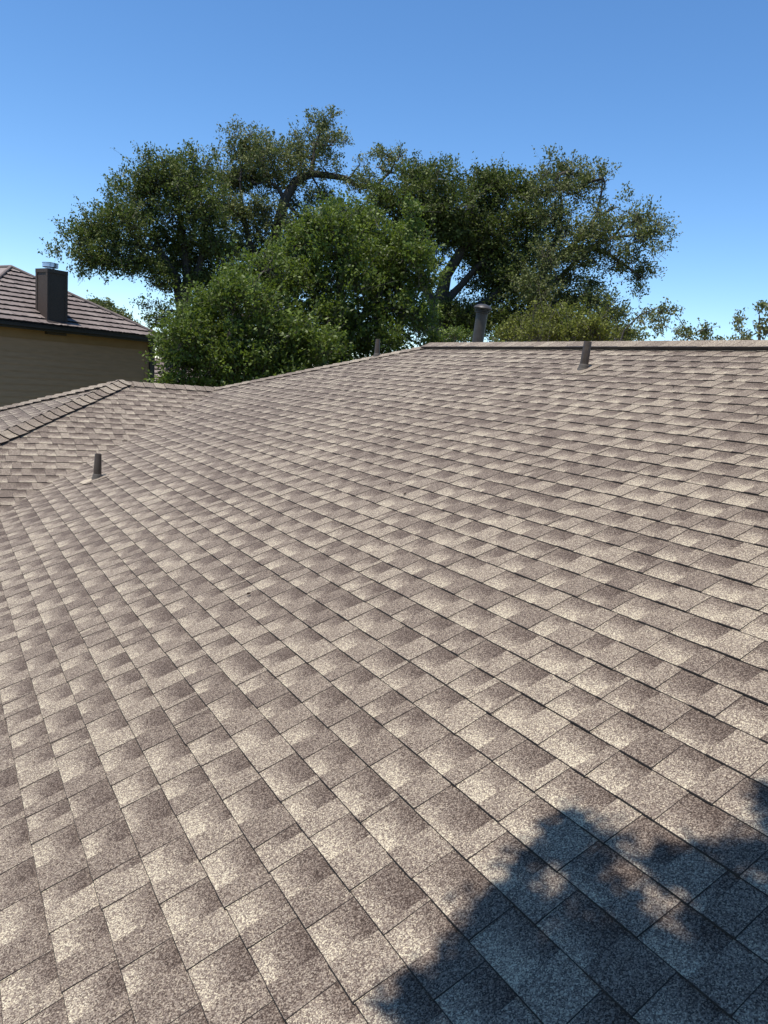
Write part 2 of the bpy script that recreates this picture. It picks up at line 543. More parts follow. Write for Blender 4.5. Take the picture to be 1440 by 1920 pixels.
# ridge and hip caps
def cap_pieces(name, P0, P1, WL, WR, exposure=.143, w=.135, t=.008, base=.006, lift=.006, round_=.012, seed=0, edge=None, drop=.004):
    """bent cap shingles laid from P0 to P1 with butts towards P0; WL/WR = unit directions down the two slopes"""
    R_ = random.Random(seed)
    P0 = np.array(P0, float); P1 = np.array(P1, float)
    L_ = np.linalg.norm(P1 - P0); d = (P1 - P0) / L_
    WL = norm(WL); WR = norm(WR)
    nL = norm(np.cross(d, WL)); nL = nL if nL[2] > 0 else -nL
    nR = norm(np.cross(d, WR)); nR = nR if nR[2] > 0 else -nR
    up = norm(nL + nR)
    n = int(L_ / exposure)
    for k in range(n + 1):
        s0 = k * exposure
        s1 = min(s0 + exposure + .03, L_ + .02)
        h0 = base + t + lift + R_.uniform(0, .5 * lift); h1 = base + t - drop
        ww = w + R_.uniform(-.004, .004); sh = R_.uniform(-.006, .006)
        sec = [(-1, ww + sh), (-1, .055), (-1, .018), (0, 0), (1, .018), (1, .055), (1, ww - sh)]

        def pt(i, s_, h):
            sd, dist = sec[i]
            bulge = round_ * max(0, 1 - dist / .07)
            if sd == 0: q = up * (h + bulge * .62)
            elif sd < 0: q = WL * dist + nL * (h + bulge * .5)
            else: q = WR * dist + nR * (h + bulge * .5)
            return P0 + d * s_ + q
        mb = MB()
        rnd = R_.random()
        ns = len(sec)
        for i in range(ns - 1):
            a_, b_, c_, e_ = pt(i, s0, h0), pt(i + 1, s0, h0), pt(i + 1, s1, h1), pt(i, s1, h1)
            mb.poly([a_, b_, c_, e_], 0, (0, rnd, .5))
            a2, b2 = pt(i, s0, h0 - t - lift * .7), pt(i + 1, s0, h0 - t - lift * .7)
            mb.poly([b_, a_, a2, b2], 1)
        for i in (0, ns - 1):
            q = [pt(i, s0, h0), pt(i, s1, h1), pt(i, s1, h1 - t), pt(i, s0, h0 - t - lift * .7)]
            mb.poly(q if i == 0 else q[::-1], 1)
        hp(mb.build(name, [M_CAP, edge or M_EDGE], house))


dn_main = np.array([-CS, 0, -SS]); dn_back = np.array([CS, 0, -SS])
dn_w = np.array([0, -CS, -SS])
far_n = norm(np.cross(B - T, G - B)); far_n = far_n if far_n[2] > 0 else -far_n


def wing_dir(d, n):
    w_ = norm(np.cross(norm(d), n))
    return w_ if w_[2] < 0 else -w_


# hip from B up to T
dh = T - B
cap_pieces('hip_cap', B + np.array([.0, 0, .0]), T, wing_dir(dh, N_main), wing_dir(dh, far_n), seed=1)
# wing ridge, butts towards the left end
cap_pieces('ridge_cap', G + np.array([-.02, 0, 0.0]), B + np.array([.10, 0, 0.0]), dn_w, np.array([0, CS, -SS]), seed=2)
# wing hips
for sgn, sd in ((-1, 4), (1, 6)):
    foot = np.array([G[0] - DROP, YB + sgn * DROP, ZE])
    d_ = G - foot
    n2_ = N_w if sgn < 0 else norm(np.array([0, SS, CS]))
    cap_pieces('hip_cap', foot, G + np.array([0, 0, .004]), wing_dir(d_, N_e), wing_dir(d_, n2_), t=.013, lift=.012, round_=.034, seed=sd)

# ridge vent with its own caps along the main ridge
vent_y1 = T[1] + .02
rv = MB()
for sg in (-1, 1):
    dn = dn_main if sg < 0 else dn_back
    nn = np.array([sg * SS, 0, CS]); nn = norm(np.array([-SS if sg < 0 else SS, 0, CS]))
    R0 = np.array([RXX, 0, RZ])
    A0 = R0 + dn * .0 + nn * .004; A1 = R0 + dn * .140 + nn * .004
    B0 = R0 + nn * .038; B1 = R0 + dn * .146 + nn * .036
    for y0, y1 in ((Y_NEAR, vent_y1),):
        Y0 = np.array([0, y0, 0]); Y1 = np.array([0, y1, 0])
        rv.poly([A1 + Y0, A1 + Y1, B1 + Y1, B1 + Y0] if sg > 0 else [A1 + Y1, A1 + Y0, B1 + Y0, B1 + Y1])
        rv.poly([B0 + Y0, B0 + Y1, B1 + Y1, B1 + Y0])
        rv.poly([A0 + Y1, B0 + Y1, B1 + Y1, A1 + Y1])
        rv.poly([A0 + Y0, B0 + Y0, B1 + Y0, A1 + Y0])
o = hp(rv.build('ridge_vent', M_DKTRIM, house))
o['label'] = 'black vent strip raised under the ridge caps'
cap_pieces('ridge_cap', (RXX, Y_NEAR, RZ + .038), (RXX, vent_y1, RZ + .038), dn_main, dn_back, w=.148, t=.004, base=-.002, lift=.001, seed=8, edge=M_CAP, drop=.0008)

# ---- plumbing vents on the roof
flash_n = N_main


def plumb_vent(x, y, h, r0, r1, tilt, label, seal=False, turn=1):
    z = TN * x + C0
    base = np.array([x, y, z])
    ax = norm(np.array([tilt[0], tilt[1], 1.0]))
    pb = MB(); pb.lathe([(r0, -.05), (r0, .06), (r1, h - .004), (r1 * .96, h), (r1 * .80, h), (r1 * .78, h - .05), (0.001, h - .05)], base, ax, 20, cap=False)
    p_ = weld(pb.build('vent_pipe', M_PIPE, house)); hp(p_)
    p_['label'] = label
    cb = MB()
    k = r0 / .035 * .75
    cb.lathe([(r0 + .020 * k, -.014), (r0 + .019 * k, .008), (r0 + .010 * k, .020), (r0 + .012 * k, .025), (r0 + .006 * k, .031), (r0 + .008 * k, .036), (r0 + .003 * k, .045), (r0 + .001, .050)], base, ax, 20, cap=False)
    c_ = weld(cb.build('boot_collar', M_BOOT, p_), 60)
    fb = MB()
    fw, fd = .11, .10
    fr = (base + flash_n * .010, U_main, A_main, flash_n)
    fb.box((-fd - .03, -fw, -.004), (fd, fw, .0015), 0, fr)
    f_ = fb.build('flashing', M_CAP, p_)
    if seal:
        sb = MB()
        pts = []
        for i in range(16):
            an = 2 * math.pi * i / 16
            rr = 1 + .2 * math.sin(3 * an + 1) + .12 * math.sin(5 * an)
            pts.append((math.cos(an) * .062 * rr - .105, math.sin(an) * .075 * rr + .0 * turn))
        c0 = fr[0] + U_main * -.10 + flash_n * .012
        ring = [fr[0] + U_main * p[0] + A_main * p[1] + flash_n * .0045 for p in pts]
        for i in range(16): sb.poly([c0, ring[i], ring[(i + 1) % 16]])
        s_ = sb.build('sealant_patch', M_SEAL, p_)
    return p_


plumb_vent(4.93, 5.01, .245, .037, .034, (.02, -.05), 'short dark pipe low on the slope below the ridge at the right')
plumb_vent(1.40, 7.79, .245, .038, .031, (.02, -.01), 'tapered dark pipe near the valley at the left', seal=True)
plumb_vent(5.13, 9.02, .235, .036, .029, (-.01, .0), 'small brown pipe beside the hip caps')

# capped flue behind the ridge
vb = np.array([6.2, 8.30, RZ - .6 * TN])
fax = norm((.03, -.06, 1))
ap = MB(); ap.lathe([(.076, -.1), (.076, .69), (.080, .692), (.080, .705), (.074, .707), (.074, .79)], vb, fax, 28, cap=False)
flue = weld(ap.build('flue_pipe', M_GALV, house), 30); hp(flue)
flue['label'] = 'thick dark flue with a domed cap standing behind the ridge'
fc = MB()
for i in range(3):
    z0 = .715 + i * .020
    fc.lathe([(.076, z0), (.098 + i * .004, z0 + .004), (.098 + i * .004, z0 + .011), (.076, z0 + .015)], vb, fax, 28, cap=False)
fc.lathe([(.076, .776), (.118, .770), (.121, .780), (.104, .802), (.076, .818), (.04, .829), (.01, .832)], vb, fax, 28)
fcap = weld(fc.build('flue_cap', M_GALV, flue), 35)

# ------------------------------------------------------------------ neighbour house
AZ = math.radians(65)
Dn = np.array([math.sin(AZ), math.cos(AZ), 0.]); Nn_ = np.array([-math.cos(AZ), math.sin(AZ), 0.])
d_ = ray(307, 634); Cn = d_ * (1.0 / d_[2])
PN = 0.53; W2 = 3.8
SN = math.atan(PN); CN, SNn = math.cos(SN), math.sin(SN)
neigh = tag(empty('neighbour_house', (Cn[0], Cn[1], GZ)), 'tan house with brown tiled hip roof and dark boxed chimney at left', 'house')


def npar(o, parent=None):
    o.parent = parent or neigh
    if parent is None: o.matrix_parent_inverse = Matrix.Translation(-neigh.location)
    return o


def nl(a, b, z):
    """a metres back along the eave from its right corner, b metres inwards, height z"""
    return Cn + (-a) * Dn + b * Nn_ + np.array([0, 0, z - 1.0])


apex = nl(W2, W2, 1.0 + PN * W2)
LEN = 9.0
apex2 = nl(W2, W2 + LEN, 1.0 + PN * W2)
rf = MB()
c1, c2, c3, c4 = nl(0, 0, 1.), nl(2 * W2, 0, 1.), nl(2 * W2, 2 * W2 + LEN, 1.), nl(0, 2 * W2 + LEN, 1.)
for q in ([c2, c1, apex], [c1, c4, apex2, apex], [c4, c3, apex2], [c3, c2, apex, apex2]): rf.poly(q)
roof_n = npar(rf.build('roof', M_DKTRIM))


def tile(P0, ax, up, nn, w, e, rs, wave=True):
    mb = MB()
    n = 6
    hb, ht = .060, .006
    top = []; bt = []; fl = []
    for i in range(n + 1):
        a = w * i / n
        j = rs.uniform(-.016, .016) if wave else 0
        hz = hb + rs.uniform(-.008, .008)
        bt.append(P0 + ax * a + up * j + nn * hz)
        top.append(P0 + ax * a + up * (e + .02) + nn * ht)
        fl.append(P0 + ax * a + up * (j + .004) + nn * .0)
    for i in range(n):
        mb.poly([bt[i], bt[i + 1], top[i + 1], top[i]], 0)
        mb.poly([fl[i], fl[i + 1], bt[i + 1], bt[i]], 1)
    return mb


def tile_face(corner, ax, up, nn, width_at, rows, e, parent, seed, tw=.45):
    rs = random.Random(seed)
    for k in range(rows):
        u = k * e + .002
        lo, hi = width_at(u + e * .5)
        a = lo - rs.uniform(0, tw * .3)
        a = lo
        first = rs.uniform(.3, 1) * tw
        while a < hi - .02:
            w = min(first if a == lo else tw * rs.uniform(.93, 1.07), hi - a)
            mb = tile(corner + ax * a + up * u, ax, up, nn, w - .004, e, rs)
            npar(mb.build('roof_tile', [M_TILE, M_EDGE]), parent)
            a += w


rows = 12
slope_len = W2 / CN
en = slope_len / rows
up_near = norm(Nn_ * CN + np.array([0, 0, SNn])); nn_near = norm(-Nn_ * SNn + np.array([0, 0, CN]))
tile_face(c1, -Dn, up_near, nn_near, lambda u: (u * CN, 2 * W2 - u * CN), rows, en, roof_n, 21)
# the slope to the left of the near hip, seen edge-on at the frame's left
up_l = norm(Dn * CN + np.array([0, 0, SNn])); nn_l = norm(-Dn * SNn + np.array([0, 0, CN]))
tf = MB(); tf.poly([c2 + nn_l * .03, apex + nn_l * .03, apex2 + nn_l * .03, c3 + nn_l * .03])
npar(tf.build('left_roof_slope', M_TILE), roof_n)


def tube(mb, p, q, r, n=8, mi=0):
    p = np.asarray(p, float); q = np.asarray(q, float)
    mb.lathe([(r, 0), (r, np.linalg.norm(q - p))], p, q - p, n, mi)


hc = MB()
lift_ = np.array([0, 0, .055])
tube(hc, c1 + lift_, apex + lift_, .055); tube(hc, c2 + lift_, apex + lift_, .055); tube(hc, apex + lift_, apex2 + lift_, .055)
npar(hc.build('hip_tile_run', M_TILE), roof_n)
# gutter, fascia, soffit
FR = (Cn, -Dn, Nn_, np.array([0, 0, 1.]))
gm = MB(); gm.box((.0, -.10, -.13), (2 * W2, .0, -.03), 0, FR); gm.box((.0, -.115, -.045), (2 * W2, -.10, -.03), 0, FR)
npar(gm.build('gutter', M_DKTRIM))
fm = MB(); fm.box((0, .002, -.20), (2 * W2, .03, -.02), 0, FR)
npar(fm.build('fascia', M_DKTRIM))
sm = MB(); sm.box((0.0, .03, -.20), (2 * W2, .42, -.18), 0, FR); sm.box((.03, .42, -.20), (.42, 2 * W2 + LEN, -.18), 0, FR)
npar(sm.build('soffit', M_SOFFIT))
# wall core and lap siding
ov = .40
wm = MB(); wm.box((ov, ov, GZ - 1.), (2 * W2 - ov, 2 * W2 + LEN - ov, -.20), 0, (Cn - np.array([0, 0, 0]), -Dn, Nn_, np.array([0, 0, 1.])))
npar(wm.build('wall', M_WALL))
fz = MB(); fz.box((ov, ov - .03, -.50), (2 * W2 - ov, ov - .001, -.201), 0, FR)
npar(fz.build('frieze_board', M_FRIEZE))
bw = .21
for i in range(22):
    z1 = -.50 - i * bw; z0 = z1 - bw
    b_ = MB()
    y_t, y_b = ov - .004, ov - .022
    P_ = lambda a, b, z: Cn - Dn * a + Nn_ * b + np.array([0, 0, z])
    x0, x1 = ov + .12, 2 * W2 - ov
    b_.poly([P_(x0, y_b, z0), P_(x0, y_t, z1), P_(x1, y_t, z1), P_(x1, y_b, z0)][::-1])
    b_.poly([P_(x0, y_b, z0), P_(x1, y_b, z0), P_(x1, y_t, z0), P_(x0, y_t, z0)][::-1])
    npar(b_.build('siding_board', M_WALL))
cb_ = MB(); cb_.box((ov - .03, ov - .04, GZ - 1.), (ov + .12, ov - .002, -.50), 0, FR)
npar(cb_.build('corner_board', M_WALL))
ds = MB(); ds.box((ov - .24, ov - .12, GZ - 1.), (ov - .032, ov + .02, -.16), 0, FR)
npar(ds.build('downspout', M_DKTRIM))

# chimney on the near slope
def on_near(px, py):
    d = ray(px, py)
    # nn_near . (t d - c1) = 0
    return d * ((nn_near @ c1) / (nn_near @ d))


cc = on_near(89, 603)
cr_ = on_near(129, 611)
cw = abs((cr_ - cc) @ Dn); ctop_d = ray(89, 504)
t_ = np.hypot(cc[0], cc[1]) / np.hypot(ctop_d[0], ctop_d[1]); ctop = ctop_d[2] * t_
cl_ = on_near(72, 583); cdp = abs((cl_ - cc) @ Nn_)
cw = min(max(cw, .7), 1.3); cdp = min(max(cdp, .45), 1.1)
CF = (np.array([cc[0], cc[1], 0]), Dn, Nn_, np.array([0, 0, 1.]))
ch = MB(); ch.box((0, 0, cc[2] - .4), (cw, cdp, ctop), 0, CF)
chim = npar(ch.build('chimney', M_CHIM))
chim['label'] = 'tall dark brown boxed chimney with a metal cap'
tr = MB()
tz0, tz1 = cc[2] - .25, ctop + .02
for (xa, xb, ya, yb) in ((-.02, .07, -.02, -.001), (cw - .07, cw + .02, -.02, -.001), (-.02, -.001, .0, .08), (-.02, -.001, cdp - .08, cdp + .02)):
    tr.box((xa, ya, tz0), (xb, yb, tz1), 0, CF)
tr.box((-.024, -.024, ctop - .10), (cw + .024, cdp + .024, ctop + .021), 0, CF)
npar(tr.build('trim_board', M_CHIM), chim)
cx_, cy_ = cw * .42, cdp * .5
kc = MB()
b0 = cc * np.array([1, 1, 0]) + Dn * cx_ + Nn_ * cy_ + np.array([0, 0, ctop + .02])
kc.lathe([(.15, 0), (.15, .06), (.16, .07)], b0, (0, 0, 1), 20)
kc.lathe([(.24, .075), (.245, .08), (.245, .205), (.235, .21), (.01, .235)], b0, (0, 0, 1), 24)
npar(weld(kc.build('chimney_cap', M_CHIMCAP), 35), chim)
kb = MB(); kb.lathe([(.252, .205), (.256, .215), (.05, .245)], b0, (0, 0, 1), 24)
npar(kb.build('cap_lid', M_DKTRIM), chim)
fl = MB()
fl.poly([cc + Dn * (-.05) + nn_near * .052 - up_near * .14, cc + Dn * (cw + .05) + nn_near * .052 - up_near * .14, cc + Dn * (cw + .05) + nn_near * .058 + up_near * .02, cc + Dn * (-.05) + nn_near * .058 + up_near * .02])
npar(fl.build('chimney_flashing', M_DKTRIM), chim)

# lower roof right of the wall corner, half hidden behind the leaves
lr0 = at(284, 716, 33.0)
LRF = (lr0, Dn, Nn_, np.array([0, 0, 1.]))
rs = random.Random(4)
lb = MB(); lb.poly([lr0 + nn_near * -.01, lr0 + Dn * 3.2 + nn_near * -.01, lr0 + Dn * 3.2 + up_near * 2.1 + nn_near * -.01, lr0 + up_near * 2.1 + nn_near * -.01])
low = npar(lb.build('lower_roof', M_DKTRIM))
for k in range(6):
    for j in range(7):
        mb = tile(lr0 + Dn * (j * .45) + up_near * (k * .35), Dn, up_near, nn_near, .446, .35, rs)
        npar(mb.build('roof_tile', [M_TILE, M_EDGE]), low)
lw = MB(); lw.box((.1, .15, GZ - lr0[2]), (3.1, 2.0, -.02), 0, LRF)
npar(lw.build('lower_wall', M_WALL))


# ------------------------------------------------------------------ trees
def np_mesh(name, verts, faces4, mat, parent, tone=None):
    me = bpy.data.meshes.new(name)
    nv, nf = len(verts), len(faces4)
    me.vertices.add(nv); me.vertices.foreach_set('co', np.ascontiguousarray(verts, dtype=np.float32).ravel())
    me.loops.add(nf * 4); me.loops.foreach_set('vertex_index', np.ascontiguousarray(faces4, dtype=np.int32).ravel())
    me.polygons.add(nf); me.polygons.foreach_set('loop_start', np.arange(0, nf * 4, 4, dtype=np.int32))
    me.polygons.foreach_set('loop_total', np.full(nf, 4, dtype=np.int32))
    me.materials.append(mat)
    me.update(calc_edges=True)
    if tone is not None:
        a = me.attributes.new('leaf_tone', 'FLOAT', 'FACE')
        a.data.foreach_set('value', tone.astype(np.float32))
    o = bpy.data.objects.new(name, me); COL.objects.link(o); o.parent = parent
    o.matrix_parent_inverse = Matrix.Translation(-parent.location)
    return o


def unit_rows(v):
    return v / (np.linalg.norm(v, axis=1, keepdims=True) + 1e-9)


class Tree:
    def __init__(self, name, label, loc, cat='tree', group=None, leaf=.085, mat=None):
        self.root = tag(empty(name, loc), label, cat, group)
        self.lv = []; self.lt = []; self.sv = []; self.tubes = []
        self.leaf = leaf; self.mat = mat

    def limb(self, pts, radii, n=7):
        self.tubes.append(([np.asarray(p, float) for p in pts], radii, n))

    def clump(self, c, r, twigs, tlen=(.4, .95), per=16, up=.5, tone=.5, hole=.42, hs=1.3, out=.9, shell=2.2, droop=0.0):
        """twigs full of leaves, spread through an uneven ellipsoid"""
        c = np.asarray(c, float); r = np.asarray(r, float) * np.ones(3)
        sz = float(np.mean(r))
        tr_ = min(.62 * (tlen[0] + tlen[1]) / 2 + .08, sz * .6)
        nt0 = max(3, int(twigs / 9))
        td = unit_rows(rng.normal(size=(nt0, 3)))
        tc = c + td * (rng.random(nt0) ** (1 / shell))[:, None] * r
        tn = np.array([noise.noise(Vector(p * hs + 17.3)) + .5 * noise.noise(Vector(p * hs * 2.3 + 5.1)) for p in tc]) * .5 + .5
        ok = tn > hole
        tc, td, tn = tc[ok], td[ok], tn[ok]
        if len(tc) == 0: return
        idx = rng.integers(0, len(tc), size=max(int(twigs * ok.mean() * 1.25), 4))
        gd = rng.normal(size=(len(idx), 3)) * tr_ * np.array([.62, .62, .34])
        o = tc[idx] + gd
        d = unit_rows(td[idx] * .7 + unit_rows(gd) * .9)
        ttone = rng.normal(size=len(tc)) * .10
        hn = tn[idx]
        nt_ = len(o)
        if nt_ == 0: return
        dirs = unit_rows(d * out + np.array([0, 0, up]) + rng.normal(size=(nt_, 3)) * .45)
        ln = rng.uniform(*tlen, size=nt_) * .72
        lg = rng.random(nt_) < .10
        ln[lg] = np.minimum(ln[lg] * rng.uniform(1.5, 2.2, size=int(lg.sum())), 1.15)
        s = (np.arange(per) + .5) / per
        P = o[:, None, :] + dirs[:, None, :] * (ln[:, None] * s[None, :])[:, :, None]
        P[:, :, 2] -= droop * (s ** 2)[None, :] * ln[:, None]
        P += rng.normal(size=P.shape) * (self.leaf * .85) * (1.15 - .6 * s)[None, :, None]
        P = P.reshape(-1, 3)
        nl_ = len(P)
        ax = unit_rows(rng.normal(size=(nl_, 3)) + np.repeat(dirs, per, axis=0) * .8)
        nrm = unit_rows(rng.normal(size=(nl_, 3)) * .8 + np.array([0, 0, .5]))
        bx = unit_rows(np.cross(nrm, ax))
        L_ = self.leaf * rng.uniform(.7, 1.35, size=(nl_, 1)); Wd = L_ * rng.uniform(.42, .68, size=(nl_, 1))
        q = np.stack([P - ax * L_ * .5, P + bx * Wd * .5 - ax * L_ * .05, P + ax * L_ * .5, P - bx * Wd * .5 - ax * L_ * .05], axis=1)
        self.lv.append(q.reshape(-1, 3))
        tw = np.repeat(np.clip(tone + (hn - .5) * .5 + ttone[idx] + rng.normal(size=nt_) * .12, 0, 1), per)
        self.lt.append(np.clip(tw + rng.normal(size=nl_) * .13, 0, 1))
        # twig stems as slim two-sided strips
        w = np.cross(dirs, unit_rows(rng.normal(size=(nt_, 3)))); w = unit_rows(w) * .008
        a, b = o - dirs * ln[:, None] * .5, o + dirs * ln[:, None] * .95
        b = b - np.array([0, 0, 1.]) * (droop * ln)[:, None]
        self.sv.append(np.stack([a - w, a + w, b + w * .4, b - w * .4], axis=1).reshape(-1, 3))

    def branch_to(self, a, b, r0, r1, bend=.12, n=6, kids=0, kl=1.0):
        a = np.asarray(a, float); b = np.asarray(b, float)
        L_ = np.linalg.norm(b - a)
        m1 = a + (b - a) * .33 + rng.normal(size=3) * bend * L_ * .5 + np.array([0, 0, bend * L_ * .4])
        m2 = a + (b - a) * .68 + rng.normal(size=3) * bend * L_ * .5 + np.array([0, 0, bend * L_ * .3])
        self.limb([a, m1, m2, b], [r0, r0 * .8 + r1 * .2, r0 * .4 + r1 * .6, r1], n)
        for i in range(kids):
            s_ = random.uniform(.4, 1)
            p = a + (b - a) * s_
            q = p + unit_rows(rng.normal(size=(1, 3)))[0] * kl * random.uniform(.5, 1) + np.array([0, 0, kl * .35])
            mid = (p + q) / 2 + rng.normal(size=3) * kl * .12
            self.limb([p, mid, q], [r1 * .8, r1 * .5, r1 * .25], 5)

    def finish(self, fol='crown'):
        mb_v = []; mb_f = []
        for pts, radii, n in self.tubes:
            rings = []
            for i, p in enumerate(pts):
                t = norm(pts[min(i + 1, len(pts) - 1)] - pts[max(i - 1, 0)])
                e1 = norm(np.cross(t, [.31, .87, .21])); e2 = np.cross(t, e1)
                b0_ = len(mb_v)
                for j in range(n):
                    an = 2 * math.pi * j / n
                    k_ = 1 + .12 * math.sin(3 * an + i * 1.7)
                    mb_v.append(p + (e1 * math.cos(an) + e2 * math.sin(an)) * radii[i] * k_)
                rings.append(b0_)
            for a, b in zip(rings[:-1], rings[1:]):
                for j in range(n):
                    k = (j + 1) % n
                    mb_f.append((a + j, a + k, b + k, b + j))
        if mb_v:
            t = np_mesh('trunk', np.array(mb_v), np.array(mb_f), M_BARK, self.root)
            t.data.polygons.foreach_set('use_smooth', [True] * len(mb_f))
        if self.lv:
            v = np.concatenate(self.lv); f = np.arange(len(v)).reshape(-1, 4)
            np_mesh(fol, v, f, self.mat, self.root, np.concatenate(self.lt))
            v = np.concatenate(self.sv); f = np.arange(len(v)).reshape(-1, 4)
            np_mesh('twigs', v, f, M_TWIG, self.root)['kind'] = 'stuff'


DENS = 118


def px_clumps(t, D, items, dens=1.0, limb_from=None, depth=1.0, **kw):
    """items: (px, py, rx, ry[, extra dict]) -> ellipsoid clumps D metres away"""
    for it in items:
        px, py, rx, ry = it[:4]
        ex = dict(it[4]) if len(it) > 4 else {}
        dd = ex.pop('dd', random.uniform(-1.2, 1.2))
        dm = ex.pop('dens', 1.0)
        c = at(px, py, D + dd)
        m_px = np.linalg.norm(c) / F_PX
        ax_, az_ = rx * m_px, ry * m_px
        view = norm([c[0], c[1], 0])
        dep = (ax_ + az_) / 2 * depth
        k = dict(kw); k.update(ex)
        # twig count follows the area of the clump
        tw = int(dens * dm * DENS * (ax_ * az_ + .5 * dep * (ax_ + az_)))
        # rotate ellipsoid axes: right = perpendicular to view
        rgt = np.array([view[1], -view[0], 0])
        r3 = np.abs(rgt) * ax_ + np.abs(view) * dep + np.array([0, 0, az_])
        tl = k.get('tlen', (.3, .7))
        shrink = .42
        r3 = np.maximum(r3 - shrink, r3 * .55)
        t.clump(c, r3, max(tw, 6), **k)
        if limb_from is not None:
            best = min(limb_from, key=lambda q: np.linalg.norm(q - c))
            t.branch_to(best, c + np.array([0, 0, -.1 * az_]), .05 + .02 * ax_, .02, kids=3, kl=max(ax_, az_) * .9)


def pxpath(pts, D, dds=None):
    return [at(p[0], p[1], D + (p[2] if len(p) > 2 else 0)) for p in pts]


def base_of(D, px, z=GZ):
    p = at(px, 700, D); return (p[0], p[1], z)


OAKS = 'tall oaks rising behind the roof'
# --- left oak
D = 38.0
t = Tree('oak_tree', 'dark oak at left of the tree line, its low lobe reaching above the chimney', base_of(D, 350), group=OAKS, leaf=.118, mat=M_OAK)
bs = np.array(base_of(D, 350))
tr1 = pxpath([(350, 640), (342, 585), (330, 520), (300, 470), (255, 455), (205, 462), (160, 470)], D)
tr2 = pxpath([(342, 585), (352, 520), (345, 450), (335, 390), (310, 340)], D)
tr3 = pxpath([(345, 560), (375, 500), (385, 430), (372, 350)], D)
t.limb([bs] + tr1, [.42, .36, .28, .2, .15, .11, .07, .03], 9)
t.limb(tr2, [.25, .19, .14, .1, .04]); t.limb(tr3, [.2, .15, .1, .04])
nodes = tr1[1:] + tr2 + tr3
t_items = [(142, 462, 36, 30), (185, 440, 38, 32), (175, 490, 42, 24), (232, 425, 42, 42), (228, 480, 50, 34), (265, 505, 40, 28),
           (262, 375, 42, 42), (295, 330, 42, 34), (330, 350, 40, 44), (368, 345, 32, 42), (390, 385, 34, 46), (290, 430, 52, 44), (345, 420, 52, 50),
           (315, 485, 50, 38), (375, 475, 48, 44), (300, 535, 28, 20), (345, 530, 40, 26), (400, 530, 42, 36), (405, 450, 32, 40), (292, 592, 28, 26, {'dd': 2.5}), (420, 570, 40, 36, {'dd': 2})]
px_clumps(t, D, t_items, dens=1.0, limb_from=nodes, hole=.46, tone=.48)
px_clumps(t, D, [(122, 440, 18, 10), (172, 408, 16, 8), (205, 385, 8, 22), (228, 348, 14, 14), (278, 305, 10, 18), (300, 296, 8, 22), (322, 305, 10, 22), (345, 300, 7, 16), (366, 298, 9, 24), (385, 315, 8, 20), (108, 470, 10, 14), (150, 518, 14, 10), (280, 572, 16, 8)],
          dens=.55, up=.9, tlen=(.5, 1.1), per=14, hole=.3, tone=.6)
t.finish()

# --- tall centre oak with the bare elbow branch
D = 40.0
t = Tree('oak_tree', 'tallest grey-green oak, left of centre, with a bare branch elbowing out to the right', base_of(D, 500), group=OAKS, leaf=.118, mat=M_OAK2)
bs = np.array(base_of(D, 500))
e1 = pxpath([(500, 600), (505, 500), (514, 448), (534, 375), (555, 340), (584, 325), (618, 329), (651, 335)], D)
e2 = pxpath([(651, 335), (668, 348), (680, 351), (703, 352), (716, 338), (732, 322), (742, 300)], D)
e3 = pxpath([(584, 325), (588, 300), (592, 270), (604, 240)], D)
e4 = pxpath([(534, 375), (520, 350), (500, 340), (480, 345)], D)
e5 = pxpath([(505, 520), (470, 460), (455, 400), (450, 340)], D)
t.limb([bs] + e1, [.45, .34, .30, .27, .24, .21, .18, .15, .13], 9)
t.limb(e2, [.13, .1, .09, .08, .06, .05, .03]); t.limb(e3, [.12, .09, .06, .03]); t.limb(e4, [.12, .09, .07, .04]); t.limb(e5, [.2, .15, .1, .04])
nodes = e1[2:] + e3 + e4 + e5
px_clumps(t, D, [(452, 288, 26, 30), (478, 300, 36, 40), (440, 345, 32, 32), (512, 300, 32, 36), (470, 350, 42, 36), (520, 345, 40, 36), (555, 290, 34, 36), (590, 265, 30, 34, {'dens': .75}), (622, 270, 24, 26, {'dens': .6}),
                 (612, 235, 14, 18, {'dens': .7}), (560, 330, 34, 32, {'dens': .8}), (605, 310, 28, 26, {'dens': .6}), (430, 400, 32, 36), (475, 405, 44, 42), (520, 405, 40, 42), (565, 385, 30, 40), (598, 365, 24, 26, {'dens': .6}),
                 (430, 460, 36, 40, {'dens': .6}), (480, 465, 46, 44, {'dens': .8}), (535, 455, 44, 44, {'dens': .8}), (450, 525, 42, 36), (570, 435, 34, 34), (600, 430, 26, 26)],
          dens=.95, limb_from=nodes, hole=.47, tone=.55)
px_clumps(t, D, [(442, 252, 10, 14), (470, 250, 14, 10), (500, 262, 10, 12), (517, 247, 5, 10), (620, 216, 6, 14), (590, 232, 10, 14), (648, 262, 10, 12), (560, 252, 14, 12), (398, 292, 10, 6), (412, 308, 10, 6), (640, 310, 14, 16), (660, 352, 16, 20), (640, 372, 8, 12)],
          dens=.5, up=.8, tlen=(.4, .9), per=13, hole=.3, tone=.65)
px_clumps(t, D, [(735, 300, 22, 24), (752, 290, 14, 18), (715, 285, 14, 16), (705, 312, 14, 16), (740, 325, 22, 14), (682, 330, 14, 26), (676, 305, 8, 16), (690, 350, 24, 12)],
          dens=.5, up=.5, tlen=(.3, .6), per=12, hole=.36, tone=.75, limb_from=e2)
t.finish()

